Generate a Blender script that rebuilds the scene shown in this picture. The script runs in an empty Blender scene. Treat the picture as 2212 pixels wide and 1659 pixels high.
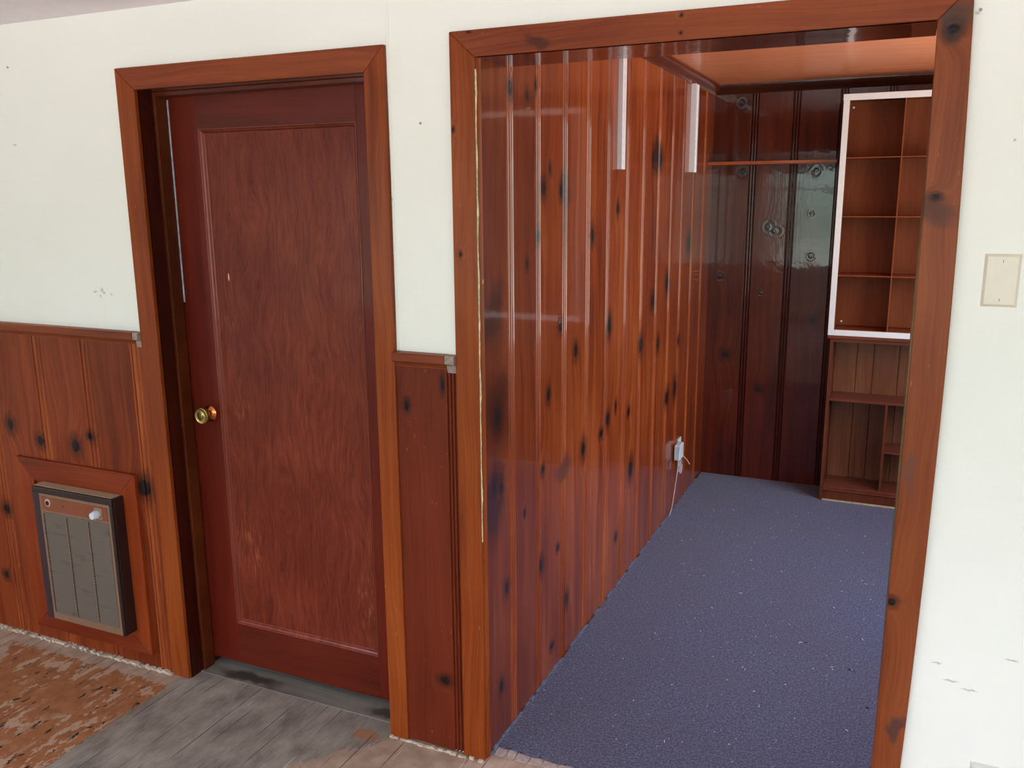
import bpy, bmesh, math, random
from mathutils import Vector, Matrix
random.seed(7)
S = bpy.context.scene
COL = S.collection

# ------------------------------------------------------------------ camera
cam_d = bpy.data.cameras.new('camera'); cam = bpy.data.objects.new('camera', cam_d); COL.objects.link(cam)
yaw, pitch, roll = math.radians(24.0732), math.radians(12.1325), math.radians(-0.4416)
CP = Vector((2.24365, -2.15063, 1.70235))
fw = Vector((-math.sin(yaw)*math.cos(pitch), math.cos(yaw)*math.cos(pitch), -math.sin(pitch)))
rt = Vector((math.cos(yaw), math.sin(yaw), 0)); up = rt.cross(fw)
r2 = rt*math.cos(roll)+up*math.sin(roll); u2 = -rt*math.sin(roll)+up*math.cos(roll)
cam.matrix_world = Matrix(((r2.x, u2.x, -fw.x, CP.x), (r2.y, u2.y, -fw.y, CP.y), (r2.z, u2.z, -fw.z, CP.z), (0, 0, 0, 1)))
cam_d.sensor_width = 36.0; cam_d.lens = 1878.72/2212*36.0; cam_d.clip_start = .02
S.camera = cam
# ------------------------------------------------------------------ view + world
S.view_settings.view_transform = 'Standard'; S.view_settings.look = 'None'
S.view_settings.exposure = 0.0; S.view_settings.gamma = 1.0; S.view_settings.use_curve_mapping = False
W = bpy.data.worlds.new('world'); S.world = W; W.use_nodes = True
wn = W.node_tree; wn.nodes.clear()
wo = wn.nodes.new('ShaderNodeOutputWorld'); wb = wn.nodes.new('ShaderNodeBackground')
wt = wn.nodes.new('ShaderNodeTexCoord'); ws = wn.nodes.new('ShaderNodeSeparateXYZ'); wr = wn.nodes.new('ShaderNodeValToRGB')
wm = wn.nodes.new('ShaderNodeMapRange'); wm.inputs[1].default_value = -1; wm.inputs[2].default_value = 1
wn.links.new(wt.outputs['Generated'], ws.inputs[0]); wn.links.new(ws.outputs[2], wm.inputs[0])
wn.links.new(wm.outputs[0], wr.inputs[0]); wn.links.new(wr.outputs[0], wb.inputs[0]); wn.links.new(wb.outputs[0], wo.inputs[0])
cr = wr.color_ramp
cr.elements[0].position = 0.0; cr.elements[0].color = (1.0, 1.0, 1.02, 1)     # lawn and paving outside
cr.elements[1].position = 1.0; cr.elements[1].color = (.70, .95, 1.45, 1)
for p, c in ((.42, (.95, .94, .92, 1)), (.485, (.30, .42, .36, 1)), (.53, (.55, .72, .70, 1)), (.60, (.96, 1.08, 1.26, 1))):
    e = cr.elements.new(p); e.color = c
wb.inputs[1].default_value = 9.1
# daylight portals in the window openings (x0,x1,y0,y1,z0,z1) and the direction they face
WINDOWS = [('rear', 0.72, 1.95, -4.2, .72, 2.06), ('rear', 2.35, 3.85, -4.2, .72, 2.06), ('rear', -2.1, -.75, -4.2, .72, 2.06),  # third rear window is unseen, added to brighten the left side
           ('right', 4.2, -3.9, -2.9, 1.0, 2.02), ('alcove', 3.4, .65, 2.50, .80, 2.20)]
def area(name, loc, rot, sx, sy):
    l = bpy.data.lights.new(name, 'AREA'); l.shape = 'RECTANGLE'; l.size = sx; l.size_y = sy; l.energy = 1
    l.cycles.is_portal = True
    o = bpy.data.objects.new(name, l); o.location = loc; o.rotation_euler = rot; COL.objects.link(o)
for w in WINDOWS:
    if w[0] == 'rear':
        area('daylight_rear', ((w[1]+w[2])/2, w[3]-.16, (w[4]+w[5])/2), (math.pi/2, 0, math.pi), w[2]-w[1], w[5]-w[4])
    else:
        area('daylight_'+w[0], (w[1]+.16, (w[2]+w[3])/2, (w[4]+w[5])/2), (math.pi/2, 0, math.pi*.5), w[3]-w[2], w[5]-w[4])

# ------------------------------------------------------------------ colour + node helpers
def lin(r, g, b, k=1.0):
    f = lambda c: ((c/255+.055)/1.055)**2.4 if c/255 > .04045 else c/255/12.92
    return (f(r)*k, f(g)*k, f(b)*k, 1)
class NT:
    def __init__(s, name, rough=.5, spec=.5, coat=0, coatr=.1, metal=0):
        s.m = bpy.data.materials.new(name); s.m.use_nodes = True; s.t = s.m.node_tree
        s.b = s.t.nodes['Principled BSDF']
        s.b.inputs['Roughness'].default_value = rough; s.b.inputs['Specular IOR Level'].default_value = spec
        s.b.inputs['Coat Weight'].default_value = coat; s.b.inputs['Coat Roughness'].default_value = coatr
        s.b.inputs['Metallic'].default_value = metal
        tc = s.t.nodes.new('ShaderNodeTexCoord'); s.P = tc.outputs['Object']
        sp = s.t.nodes.new('ShaderNodeSeparateXYZ'); s.l(s.P, sp.inputs[0]); s.X, s.Y, s.Z = sp.outputs
    def l(s, a, b): s.t.links.new(a, b)
    def put(s, v, sock):
        if isinstance(v, bpy.types.NodeSocket): s.l(v, sock)
        else: sock.default_value = v
    def math(s, op, a, b=0.0, c=0.0, clamp=False):
        n = s.t.nodes.new('ShaderNodeMath'); n.operation = op; n.use_clamp = clamp
        s.put(a, n.inputs[0]); s.put(b, n.inputs[1]); s.put(c, n.inputs[2]); return n.outputs[0]
    def vmath(s, op, a, b=(0, 0, 0), c=(0, 0, 0)):
        n = s.t.nodes.new('ShaderNodeVectorMath'); n.operation = op
        s.put(a, n.inputs[0]); s.put(b, n.inputs[1])
        if op == 'MULTIPLY_ADD': s.put(c, n.inputs[2])
        return n.outputs[1] if op == 'LENGTH' else n.outputs[0]
    def comb(s, x, y, z):
        n = s.t.nodes.new('ShaderNodeCombineXYZ'); s.put(x, n.inputs[0]); s.put(y, n.inputs[1]); s.put(z, n.inputs[2]); return n.outputs[0]
    def noise(s, v, scale, detail=3, rough=.5, dist=0):
        n = s.t.nodes.new('ShaderNodeTexNoise'); s.put(v, n.inputs['Vector']); n.inputs['Scale'].default_value = scale
        n.inputs['Detail'].default_value = detail; n.inputs['Roughness'].default_value = rough
        n.inputs['Distortion'].default_value = dist; return n.outputs[0]
    def ramp(s, v, stops):
        n = s.t.nodes.new('ShaderNodeValToRGB'); s.put(v, n.inputs[0]); e = n.color_ramp.elements
        while len(e) < len(stops): e.new(.5)
        for i, (p, c) in enumerate(stops):
            e[i].position = p; e[i].color = c if len(c) == 4 else (*c, 1)
        return n.outputs[0]
    def mr(s, v, a, b, c=0., d=1., smooth=True):
        n = s.t.nodes.new('ShaderNodeMapRange'); n.interpolation_type = 'SMOOTHSTEP' if smooth else 'LINEAR'
        s.put(v, n.inputs[0])
        for i, q in enumerate((a, b, c, d)): n.inputs[i+1].default_value = q
        return n.outputs[0]
    def mix(s, f, a, b, mode='MIX'):
        n = s.t.nodes.new('ShaderNodeMix'); n.data_type = 'RGBA'; n.blend_type = mode
        s.put(f, n.inputs[0]); s.put(a, n.inputs[6]); s.put(b, n.inputs[7]); return n.outputs[2]
    def attr(s, name):
        n = s.t.nodes.new('ShaderNodeAttribute'); n.attribute_name = name; return n.outputs['Fac']
    def bump(s, h, strength, dist=.002):
        n = s.t.nodes.new('ShaderNodeBump'); n.inputs['Strength'].default_value = strength; n.inputs['Distance'].default_value = dist
        s.put(h, n.inputs['Height']); s.l(n.outputs[0], s.b.inputs['Normal']); s.l(n.outputs[0], s.b.inputs['Coat Normal'])
    def col(s, c): s.put(c, s.b.inputs['Base Color'])
    def dots(s, vec, pts):
        """distance, in radii, to the nearest of many ellipses (u, v, ru, rv)"""
        acc = None
        for u, v, ru, rv in pts:
            d = s.vmath('LENGTH', s.vmath('MULTIPLY_ADD', vec, (1/ru, 1/rv, 0), (-u/ru, -v/rv, 0)))
            acc = d if acc is None else s.math('MINIMUM', acc, d)
        return acc

def wood(name, ax='XZ', dark=(70, 22, 12), mid=(118, 50, 28), light=(150, 76, 44), knots=(), rough=.38, coat=.35,
         coatr=.12, bmp=.22, spec=.16, sat=(.86, .60), k=1.0, seed=0.0, scratch=0.0, grain=1.0, tone=False, patches=(), redtop=None):
    n = NT(name, rough, spec, coat, coatr)
    A = {'X': n.X, 'Y': n.Y, 'Z': n.Z}; u, v = A[ax[0]], A[ax[1]]
    w = A[[q for q in 'XYZ' if q not in ax][0]]
    uv = n.comb(u, v, w)
    jit = n.math('MULTIPLY', n.attr('tone'), 3.7) if tone else 0.0
    kd = None; ph = u
    warp = n.noise(n.comb(n.math('MULTIPLY', u, 3.0), n.math('MULTIPLY', v, 1.1), n.math('ADD', jit, seed)), 1.3, 2)
    if knots:
        nv = n.vmath('MULTIPLY_ADD', n.comb(n.noise(uv, 45, 2), n.noise(n.comb(v, u, 3), 45, 2), 0), (.010, .014, 0), uv)
        kd = n.dots(n.vmath('ADD', nv, (-.005, -.007, 0)), knots)
        ring = n.math('POWER', 2.718, n.math('MULTIPLY', n.math('MULTIPLY', kd, kd), -.10))
        ph = n.math('ADD', u, n.math('MULTIPLY', ring, .035))
    ph = n.math('ADD', ph, n.math('MULTIPLY', warp, .10))
    g1 = n.noise(n.comb(n.math('MULTIPLY', ph, 30*grain), n.math('MULTIPLY', v, .9), n.math('ADD', jit, seed)), 1.0, 3, .6)
    g2 = n.noise(n.comb(n.math('MULTIPLY', ph, 150*grain), n.math('MULTIPLY', v, 3.2), n.math('ADD', jit, seed+5)), 1.0, 3, .6)
    g3 = n.noise(n.comb(n.math('MULTIPLY', u, 2.5), n.math('MULTIPLY', v, 1.3), n.math('ADD', jit, seed+9)), 1.3, 2)
    f = n.math('ADD', n.math('MULTIPLY', g1, .45), n.math('ADD', n.math('MULTIPLY', g2, .30), n.math('MULTIPLY', g3, .40)))
    wl = lambda q: (lambda c_: (c_[0], c_[1]*sat[0], c_[2]*sat[1], 1))(lin(*q, k))
    c = n.ramp(f, [(.36, wl(dark)), (.55, wl(mid)), (.76, wl(light))])
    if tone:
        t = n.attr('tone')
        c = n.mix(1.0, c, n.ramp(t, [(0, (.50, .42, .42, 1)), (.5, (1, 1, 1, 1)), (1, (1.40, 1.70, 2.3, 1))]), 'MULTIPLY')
    for (pu, pv, ru, rv, pc) in patches:       # stained boards and blotches with a shape of their own
        d = n.dots(n.vmath('MULTIPLY_ADD', n.comb(n.noise(uv, 9, 3), n.noise(n.comb(v, u, 7), 6, 3), 0), (.12, .16, 0), n.vmath('ADD', uv, (-.06, -.08, 0))), [(pu, pv, ru, rv)])
        c = n.mix(n.mr(d, .45, 1.15, .8, 0), c, lin(*pc, k))
    if kd is not None:
        c = n.mix(n.mr(kd, 1.0, 2.9, .62, 0), c, lin(48, 16, 12, k))
        c = n.mix(n.mr(kd, .78, 1.12, 1.0, 0), c, n.ramp(n.noise(uv, 120, 2), [(.3, lin(12, 8, 12)), (.75, lin(44, 24, 22))]))
    if scratch:
        s1 = n.noise(n.comb(n.math('MULTIPLY', u, 210), n.math('MULTIPLY', v, 26), seed), 1.0, 2)
        s2 = n.noise(uv, 5.5, 2)
        n_ = n.math('MULTIPLY', n.mr(s1, .70, .76), n.mr(s2, .60-.12*scratch, .72-.12*scratch))
        c = n.mix(n.math('MULTIPLY', n_, .6), c, lin(205, 140, 100))
    n.col(c)
    hgt = n.math('ADD', n.math('MULTIPLY', g2, .6), n.math('MULTIPLY', n.noise(uv, 14, 2), 1.6))
    if kd is not None: hgt = n.math('ADD', hgt, n.math('MULTIPLY', n.math('SINE', n.math('MULTIPLY', kd, 4.0)), n.mr(kd, .6, 3.2, .9, 0)))
    n.bump(hgt, bmp, .0022)
    return n.m

def plain(name, rgb, rough=.5, metal=0, coat=0, k=1.0, var=.12, vs=30, bumpy=0.0, bs=200):
    n = NT(name, rough, .5, coat, .15, metal)
    f = n.noise(n.P, vs, 3)
    a = lin(*rgb, k*(1-var)); b = lin(*rgb, k*(1+var))
    n.col(n.ramp(f, [(.3, a), (.7, b)]))
    if bumpy: n.bump(n.noise(n.P, bs, 3), bumpy, .002)
    return n.m

# painted plaster, with the few scuffs and holes the wall really has
def wallpaint():
    n = NT('wall_paint', .66, .3)
    uv = n.comb(n.X, n.Z, 0)
    f = n.noise(n.P, 1.7, 3)
    c = n.ramp(f, [(.3, lin(240, 241, 231, 1.0)), (.7, lin(244, 245, 237, 1.0))])
    nv = n.vmath('MULTIPLY_ADD', n.comb(n.noise(n.P, 110, 2), n.noise(n.comb(n.Z, n.X, 4), 110, 2), 0), (.010, .010, 0), n.vmath('ADD', uv, (-.005, -.005, 0)))
    d = n.dots(nv, [(-.252, 1.402, .005, .007), (-.243, 1.393, .006, .004), (-.285, 1.395, .009, .003), (-.262, 1.380, .003, .005),
                    (-.210, 1.388, .003, .003), (-.596, 1.892, .008, .003), (.919, 1.699, .002, .006),
                    (2.439, 1.811, .003, .003), (2.345, 2.068, .004, .003), (2.55, .64, .012, .0022), (2.62, .70, .004, .004), (2.43, .56, .014, .002), (2.47, .545, .016, .0022), (2.395, .60, .01, .002)])
    c = n.mix(n.mr(d, .5, 1.6, .45, 0), c, lin(120, 122, 116))
    n.col(c)
    n.bump(n.math('ADD', n.noise(n.P, 60, 3), n.math('MULTIPLY', n.noise(n.P, 9, 3), 2.0)), .16, .004)
    return n.m
M = {}
M['wall'] = wallpaint()
M['ceiling'] = plain('ceiling_paint', (247, 238, 243), .7, var=.02, bumpy=.08, bs=60)
LW_KN = [(.214, 2.005, .016, .022), (.335, 1.998, .012, .018), (.467, 1.731, .018, .022), (.519, 1.79, .010, .016), (.62, 1.72, .014, .022),
         (.948, 1.56, .016, .026), (.775, 1.157, .018, .024), (.10, 1.07, .022, .030), (.075, .861, .014, .024), (.123, .841, .015, .019),
         (.509, 1.049, .015, .022), (.156, .502, .014, .020), (.107, .187, .013, .021), (.869, .762, .022, .030), (.696, .224, .015, .025),
         (.446, .462, .013, .024), (.60, .465, .013, .014), (1.17, .808, .020, .026), (1.086, .769, .020, .016), (1.169, 1.197, .022, .035),
         (1.311, .24, .018, .018), (1.83, 1.221, .028, .03), (1.259, 1.655, .016, .022), (.545, .107, .014, .014), (1.276, .838, .010, .020),
         (1.642, 1.042, .025, .035), (2.16, .683, .030, .035), (2.331, .70, .030, .05), (1.889, 1.865, .04, .035), (1.78, 1.86, .02, .04),
         (.40, 2.03, .008, .018), (2.38, .95, .02, .02), (1.52, .49, .03, .04), (2.10, 1.28, .03, .04), (1.47, .77, .016, .02), (.62, 1.27, .018, .02),
         (.30, .70, .008, .012), (.42, 1.58, .012, .02), (.33, 1.50, .010, .014), (2.55, 1.45, .04, .05), (.46, .80, .012, .016), (1.95, 1.00, .02, .03)]
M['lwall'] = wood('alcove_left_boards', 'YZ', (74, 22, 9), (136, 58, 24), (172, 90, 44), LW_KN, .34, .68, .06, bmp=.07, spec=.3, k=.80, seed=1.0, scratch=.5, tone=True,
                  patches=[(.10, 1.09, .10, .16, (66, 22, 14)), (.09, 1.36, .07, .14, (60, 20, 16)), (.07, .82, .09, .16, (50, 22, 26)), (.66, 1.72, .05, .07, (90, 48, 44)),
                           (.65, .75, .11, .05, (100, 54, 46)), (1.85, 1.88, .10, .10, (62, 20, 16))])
BW_KN = [(1.343, 2.215, .018, .018), (1.363, 1.832, .022, .024), (1.525, 1.523, .020, .022), (1.56, 1.50, .022, .016), (1.766, 1.83, .016, .018), (1.765, 1.36, .012, .012),
         (1.259, 1.229, .014, .014), (1.31, .765, .022, .022), (1.513, .567, .016, .020), (1.50, 1.14, .010, .010), (1.80, 1.0, .018, .018), (1.755, 1.60, .010, .012)]
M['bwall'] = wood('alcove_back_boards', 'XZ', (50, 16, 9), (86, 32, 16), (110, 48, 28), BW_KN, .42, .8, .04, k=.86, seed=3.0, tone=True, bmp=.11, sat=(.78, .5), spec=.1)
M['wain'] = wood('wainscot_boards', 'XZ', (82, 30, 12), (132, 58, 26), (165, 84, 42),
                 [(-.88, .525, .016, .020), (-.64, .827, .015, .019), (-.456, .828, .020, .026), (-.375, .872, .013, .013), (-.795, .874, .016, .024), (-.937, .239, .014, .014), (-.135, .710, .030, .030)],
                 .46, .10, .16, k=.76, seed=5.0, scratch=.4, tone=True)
M['wain2'] = wood('wainscot_panel', 'XZ', (88, 32, 18), (122, 50, 30), (142, 64, 40), [(.949, 1.108, .009, .015), (1.053, .243, .015, .013), (1.07, 1.18, .006, .02)],
                  .46, .10, .18, k=.66, seed=6.0, scratch=.9, grain=.6)
casek = dict(dark=(100, 42, 16), mid=(146, 72, 34), light=(172, 96, 52), rough=.46, coat=.10, coatr=.2, k=.78, sat=(.82, .42))
M['case_v'] = wood('casing_wood_upright', 'XZ', seed=11, scratch=.9, knots=[(1.14, 1.55, .004, .007), (1.125, 1.88, .003, .005)], grain=1.2, **casek)
M['case_h'] = wood('casing_wood_level', 'ZX', seed=12, scratch=.2, grain=1.2, dark=(92, 42, 24), mid=(130, 66, 42), light=(152, 82, 54), rough=.46, coat=.1, coatr=.2, k=.95,
                   knots=[(2.113, 1.73, .003, .003), (2.075, 1.73, .003, .003), (2.117, 1.178, .002, .004)], patches=[(2.09, 1.36, .02, .04, (70, 34, 28))])
M['case_r'] = wood('casing_wood_right', 'XZ', seed=14, scratch=1.0, dark=(104, 52, 30), mid=(138, 74, 46), light=(164, 94, 62), rough=.48, coat=.08, coatr=.25, k=.82,
                   knots=[(2.300, 1.696, .008, .006), (2.285, .746, .009, .010), (2.303, 2.035, .012, .012)],
                   patches=[(2.31, 2.05, .04, .035, (76, 60, 54)), (2.33, .40, .018, .05, (80, 58, 56)), (2.32, .20, .02, .05, (58, 36, 36)), (2.30, 1.66, .05, .035, (90, 52, 40)), (2.31, 1.05, .022, .05, (118, 72, 58))])
M['jamb'] = wood('door_jamb_wood', 'YZ', (52, 14, 7), (76, 26, 14), (98, 40, 22), rough=.4, coat=.25, coatr=.15, k=.6, seed=20, scratch=.3)
M['stop'] = wood('door_stop_wood', 'XZ', (70, 26, 12), (104, 48, 24), (140, 74, 42), rough=.4, coat=.3, k=.6, seed=21, scratch=.8)
M['stop_h'] = wood('door_stop_head_wood', 'ZX', (60, 22, 14), (84, 34, 24), (100, 46, 32), rough=.4, coat=.3, k=1.0, seed=21)
M['stile'] = wood('door_stile_wood', 'XZ', (80, 26, 18), (104, 38, 26), (120, 50, 34), rough=.4, coat=.12, coatr=.12, k=.78, seed=22, sat=(.7, .5), grain=.7)
M['railw'] = wood('door_rail_wood', 'ZX', (80, 28, 20), (104, 40, 28), (120, 50, 36), rough=.4, coat=.12, coatr=.12, k=.78, seed=23, sat=(.8, .6), grain=.7)
def doorpanel():
    n = NT('door_panel_veneer', .42, .15, .10, .14)
    x = n.math('ADD', n.X, n.math('MULTIPLY', n.noise(n.comb(n.math('MULTIPLY', n.X, 3), n.Z, 0), 2.2, 3), .16))
    v = n.comb(n.math('MULTIPLY', x, 62), n.math('MULTIPLY', n.Z, 5.5), 0)
    a = n.noise(v, 1.0, 3, .6); b = n.noise(n.comb(n.math('MULTIPLY', x, 230), n.math('MULTIPLY', n.Z, 16), 2), 1.0, 3, .6)
    f = n.math('ADD', n.math('MULTIPLY', a, .55), n.math('MULTIPLY', b, .45))
    c = n.ramp(f, [(.36, lin(90, 34, 22)), (.50, lin(112, 46, 30)), (.66, lin(126, 58, 38))])
    uv = n.comb(n.X, n.Z, 0)
    p = n.mr(n.noise(uv, 2.6, 2), .38, .62)
    c = n.mix(1.0, c, n.ramp(p, [(0, (.84, .78, .76, 1)), (1, (1.06, 1.06, 1.04, 1))]), 'MULTIPLY')
    # worn, duller streaks where people have brushed past
    d = n.dots(n.vmath('MULTIPLY_ADD', n.comb(n.noise(uv, 12, 2), n.noise(n.comb(n.Z, n.X, 3), 12, 2), 0), (.10, .10, 0), n.vmath('ADD', uv, (-.05, -.05, 0))), [(.19, 1.30, .05, .03), (.20, .50, .06, .13), (.21, 1.0, .05, .04), (.70, .35, .05, .16)])
    s = n.mr(n.noise(n.comb(n.math('MULTIPLY', n.X, 160), n.math('MULTIPLY', n.Z, 16), 0), 1, 2), .5, .68)
    c = n.mix(n.math('MULTIPLY', n.mr(d, .3, 1.5, .5, 0), s), c, lin(160, 92, 60))
    d2 = n.dots(uv, [(.202, 1.449, .0028, .013)])
    c = n.mix(n.mr(d2, .8, 1.1, 1, 0), c, lin(235, 180, 140))
    n.col(c); n.bump(n.math('ADD', b, n.math('MULTIPLY', a, .8)), .28, .0015)
    return n.m
M['dpanel'] = doorpanel()
M['mold'] = wood('door_moulding_wood', 'XZ', (88, 36, 28), (112, 50, 40), (130, 66, 54), rough=.36, coat=.3, k=.9, seed=24, tone=True)
M['soffit'] = wood('header_soffit_wood', 'YX', (58, 16, 10), (84, 28, 18), (100, 38, 26), rough=.22, coat=.9, coatr=.06, k=1.0, seed=25)
def aceil():
    n = NT('alcove_ceiling_plywood', .36, .4, .35, .22)
    a = n.noise(n.comb(n.math('MULTIPLY', n.X, 3), n.math('MULTIPLY', n.Y, 24), 0), 1.0, 4, .6)
    c = n.ramp(a, [(.3, lin(232, 134, 86)), (.7, lin(248, 158, 108))])
    s = n.mr(n.noise(n.comb(n.math('MULTIPLY', n.X, 26), n.math('MULTIPLY', n.Y, 110), 3), 1.0, 3), .68, .74)
    m = n.mr(n.noise(n.P, 3.0, 2), .52, .64)
    c = n.mix(n.math('MULTIPLY', n.math('MULTIPLY', s, m), .5), c, lin(226, 160, 130))
    n.col(c); n.bump(a, .1, .002); return n.m
M['aceil'] = aceil()
M['crown'] = wood('crown_wood', 'ZY', (64, 22, 12), (92, 38, 24), (112, 52, 34), rough=.3, coat=.7, k=1.0, seed=27)
M['shelfw'] = wood('wall_shelf_wood', 'ZX', (112, 52, 32), (146, 78, 52), (164, 94, 66), rough=.4, coat=.3, k=1.15, seed=28)
M['cabv'] = wood('cabinet_wood_upright', 'XZ', (74, 34, 22), (98, 50, 35), (116, 66, 48), rough=.4, coat=.1, k=.9, seed=30)
M['cabh'] = wood('cabinet_wood_level', 'YX', (78, 36, 26), (104, 54, 40), (124, 70, 54), rough=.4, coat=.15, k=.95, seed=31)
M['cabb'] = wood('cabinet_back_boards', 'XZ', (74, 40, 26), (102, 62, 44), (122, 80, 58), rough=.36, coat=.3, k=1.1, seed=32)
M['cub'] = wood('cubby_panel_brown', 'XZ', (96, 48, 30), (116, 62, 40), (130, 74, 50), rough=.55, coat=.0, k=1.2, seed=33, grain=.5)
M['rawedge'] = wood('raw_jamb_edge', 'YZ', (66, 56, 40), (122, 106, 78), (156, 140, 108), rough=.7, coat=0, k=1.0, seed=34, sat=(1, 1))
M['white'] = plain('white_painted_strip', (228, 226, 222), .35, coat=.2, var=.02)
M['standard'] = plain('white_enamelled_metal', (226, 224, 226), .3, coat=.3, var=.02)
M['plate'] = plain('beige_plastic', (224, 215, 196), .32, var=.02)
M['plate2'] = plain('light_grey_plastic', (214, 214, 206), .35, var=.02)
M['screw'] = plain('painted_screw', (236, 236, 228), .3, var=.02)
M['slot'] = plain('screw_slot', (90, 86, 74), .6)
M['brass'] = plain('aged_brass', (176, 152, 92), .30, metal=1, vs=120, var=.25)
M['copperb'] = plain('worn_copper_brass', (206, 128, 72), .24, metal=1, vs=160, var=.35)
M['darkhole'] = plain('dark_hole', (16, 12, 12), .8)
M['hbrown'] = plain('dark_brown_enamel', (34, 22, 20), .35, coat=.2)
M['hpurple'] = plain('dark_plum_enamel', (52, 34, 38), .4)
M['htan'] = plain('tan_enamel_metal', (128, 98, 76), .4, var=.08)
M['hstrip'] = plain('brown_control_strip', (128, 66, 42), .4, var=.08)
M['hledge'] = plain('dusty_top', (168, 140, 112), .8, var=.2, vs=200)
def grille():
    n = NT('woven_metal_grille', .55, .4)
    a = n.math('SINE', n.math('MULTIPLY', n.X, 1900)); b = n.math('SINE', n.math('MULTIPLY', n.Z, 1900))
    f = n.math('MULTIPLY', a, b)
    c = n.ramp(n.math('MULTIPLY_ADD', f, .5, .5), [(0, lin(78, 70, 62)), (1, lin(118, 106, 94))])
    c = n.mix(n.mr(n.noise(n.comb(n.X, n.math('MULTIPLY', n.Z, 5), 0), 9, 3), .55, .75, 0, .5), c, lin(64, 52, 50))
    n.col(c); n.bump(f, .3, .001); return n.m
M['grille'] = grille()
M['cord'] = plain('pale_cord', (196, 186, 190), .5)
M['adapt'] = plain('pale_adapter_plastic', (196, 208, 208), .4, var=.02)
M['tan'] = plain('tan_cable', (190, 150, 130), .5)
M['gap'] = plain('old_caulk', (206, 196, 150), .8, var=.35, vs=60)
M['plaster'] = plain('crumbled_plaster', (196, 180, 160), .9, var=.3, vs=70, bumpy=.4)
M['bluish'] = plain('torn_felt_edge', (98, 108, 126), .9, var=.4, vs=80)
M['pale'] = plain('unpainted_base_strip', (188, 170, 134), .7, var=.2, vs=60)
M['greyend'] = plain('bare_grey_wood', (150, 132, 122), .8, var=.25, vs=90)
M['paper'] = plain('torn_grey_paper', (168, 152, 142), .85, var=.2, vs=60, bumpy=.3)
M['white_win'] = plain('white_window_frame', (225, 225, 220), .5, var=.02)

def floor_mat():
    n = NT('worn_floor', .72, .2)
    x, y = n.X, n.Y; uv = n.comb(x, y, 0)
    st = n.comb(n.math('MULTIPLY', x, 4.0), y, 0)            # marks run along the boards
    wob = n.math('MULTIPLY', n.math('SUBTRACT', n.noise(uv, 14, 4, .7), .5), .10)
    wob2 = n.math('MULTIPLY', n.math('SUBTRACT', n.noise(st, 16, 4, .7), .5), .10)
    beige = n.ramp(n.noise(uv, 18, 4), [(.3, lin(158, 132, 116)), (.7, lin(186, 162, 144))])
    grey = n.ramp(n.math('ADD', n.math('MULTIPLY', n.noise(n.comb(n.math('MULTIPLY', x, 1.6), y, 0), 6, 4, .6), .78), n.math('MULTIPLY', n.noise(n.comb(n.math('MULTIPLY', x, 6), y, 0), 18, 3), .22)),
                  [(.34, lin(112, 104, 96)), (.50, lin(144, 135, 125)), (.64, lin(164, 154, 144))])
    orange = n.ramp(n.noise(uv, 20, 4), [(.3, lin(142, 92, 58)), (.7, lin(168, 112, 74))])
    # peeled spots in the orange layer: pale, and a few black
    sp = n.noise(n.comb(n.math('MULTIPLY', x, 2.0), y, 7), 12, 5, .62)
    area_ = n.mr(n.noise(n.comb(x, y, 3), 5.0, 2), .36, .50)
    orange = n.mix(n.math('MULTIPLY', n.mr(sp, .53, .545), area_), orange, lin(184, 152, 130))
    bk = n.math('ADD', n.noise(n.comb(n.math('MULTIPLY', x, 2.2), y, 21), 13, 5, .7), n.mr(y, -.60, -.15, .035, 0, False))
    orange = n.mix(n.mr(bk, .625, .635), orange, lin(42, 32, 30))
    # greyish zone in front of the door, beige elsewhere
    g = n.math('MULTIPLY', n.mr(n.math('ADD', x, wob), -.055, -.035), n.mr(n.math('ADD', n.math('ADD', x, n.math('MULTIPLY', y, -.9)), n.math('MULTIPLY', wob2, 1.6)), .885, .90, 1, 0))
    g = n.math('MULTIPLY', g, n.mr(n.math('ADD', y, wob), -.02, .05, 1., .85))
    c = n.mix(g, beige, grey)
    o = n.math('MULTIPLY', n.mr(n.math('ADD', x, n.math('MULTIPLY', wob, .7)), -.045, -.035, 1, 0), n.mr(n.math('ADD', y, wob2), -.085, -.075, 1, 0))
    o = n.math('MULTIPLY', o, n.mr(n.math('ADD', n.math('ADD', x, n.math('MULTIPLY', y, .8)), wob2), -.93, -.91, 0, 1))
    c = n.mix(o, c, orange)
    dd = n.dots(n.vmath('MULTIPLY_ADD', n.comb(n.noise(uv, 30, 2), n.noise(n.comb(y, x, 4), 30, 2), 0), (.05, .05, 0), n.vmath('ADD', uv, (-.025, -.025, 0))), [(.775, -.045, .05, .03)])
    c = n.mix(n.mr(dd, .8, 1.1, .75, 0), c, lin(166, 112, 78))
    # seams
    ps = n.math('PINGPONG', n.math('ADD', x, n.math('MULTIPLY', n.noise(uv, 3, 2), .006)), .0285)
    seam = n.math('MULTIPLY', n.mr(ps, .0006, .0026, 1, 0), n.mr(n.noise(n.comb(n.math('MULTIPLY', x, 20), n.math('MULTIPLY', y, 3), 5), 1.0, 2), .46, .60))
    c = n.mix(n.math('MULTIPLY', seam, .8), c, lin(60, 52, 46))
    ws_ = n.noise(n.comb(n.math('MULTIPLY', x, 14), n.math('MULTIPLY', y, 1.2), 8), 5, 2)
    c = n.mix(n.mr(ws_, .70, .74, 0, .6), c, lin(200, 186, 172))
    n.col(c)
    n.bump(n.math('SUBTRACT', n.noise(uv, 40, 4), n.math('MULTIPLY', seam, 2.0)), .18, .003)
    return n.m
M['floor'] = floor_mat()
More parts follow.
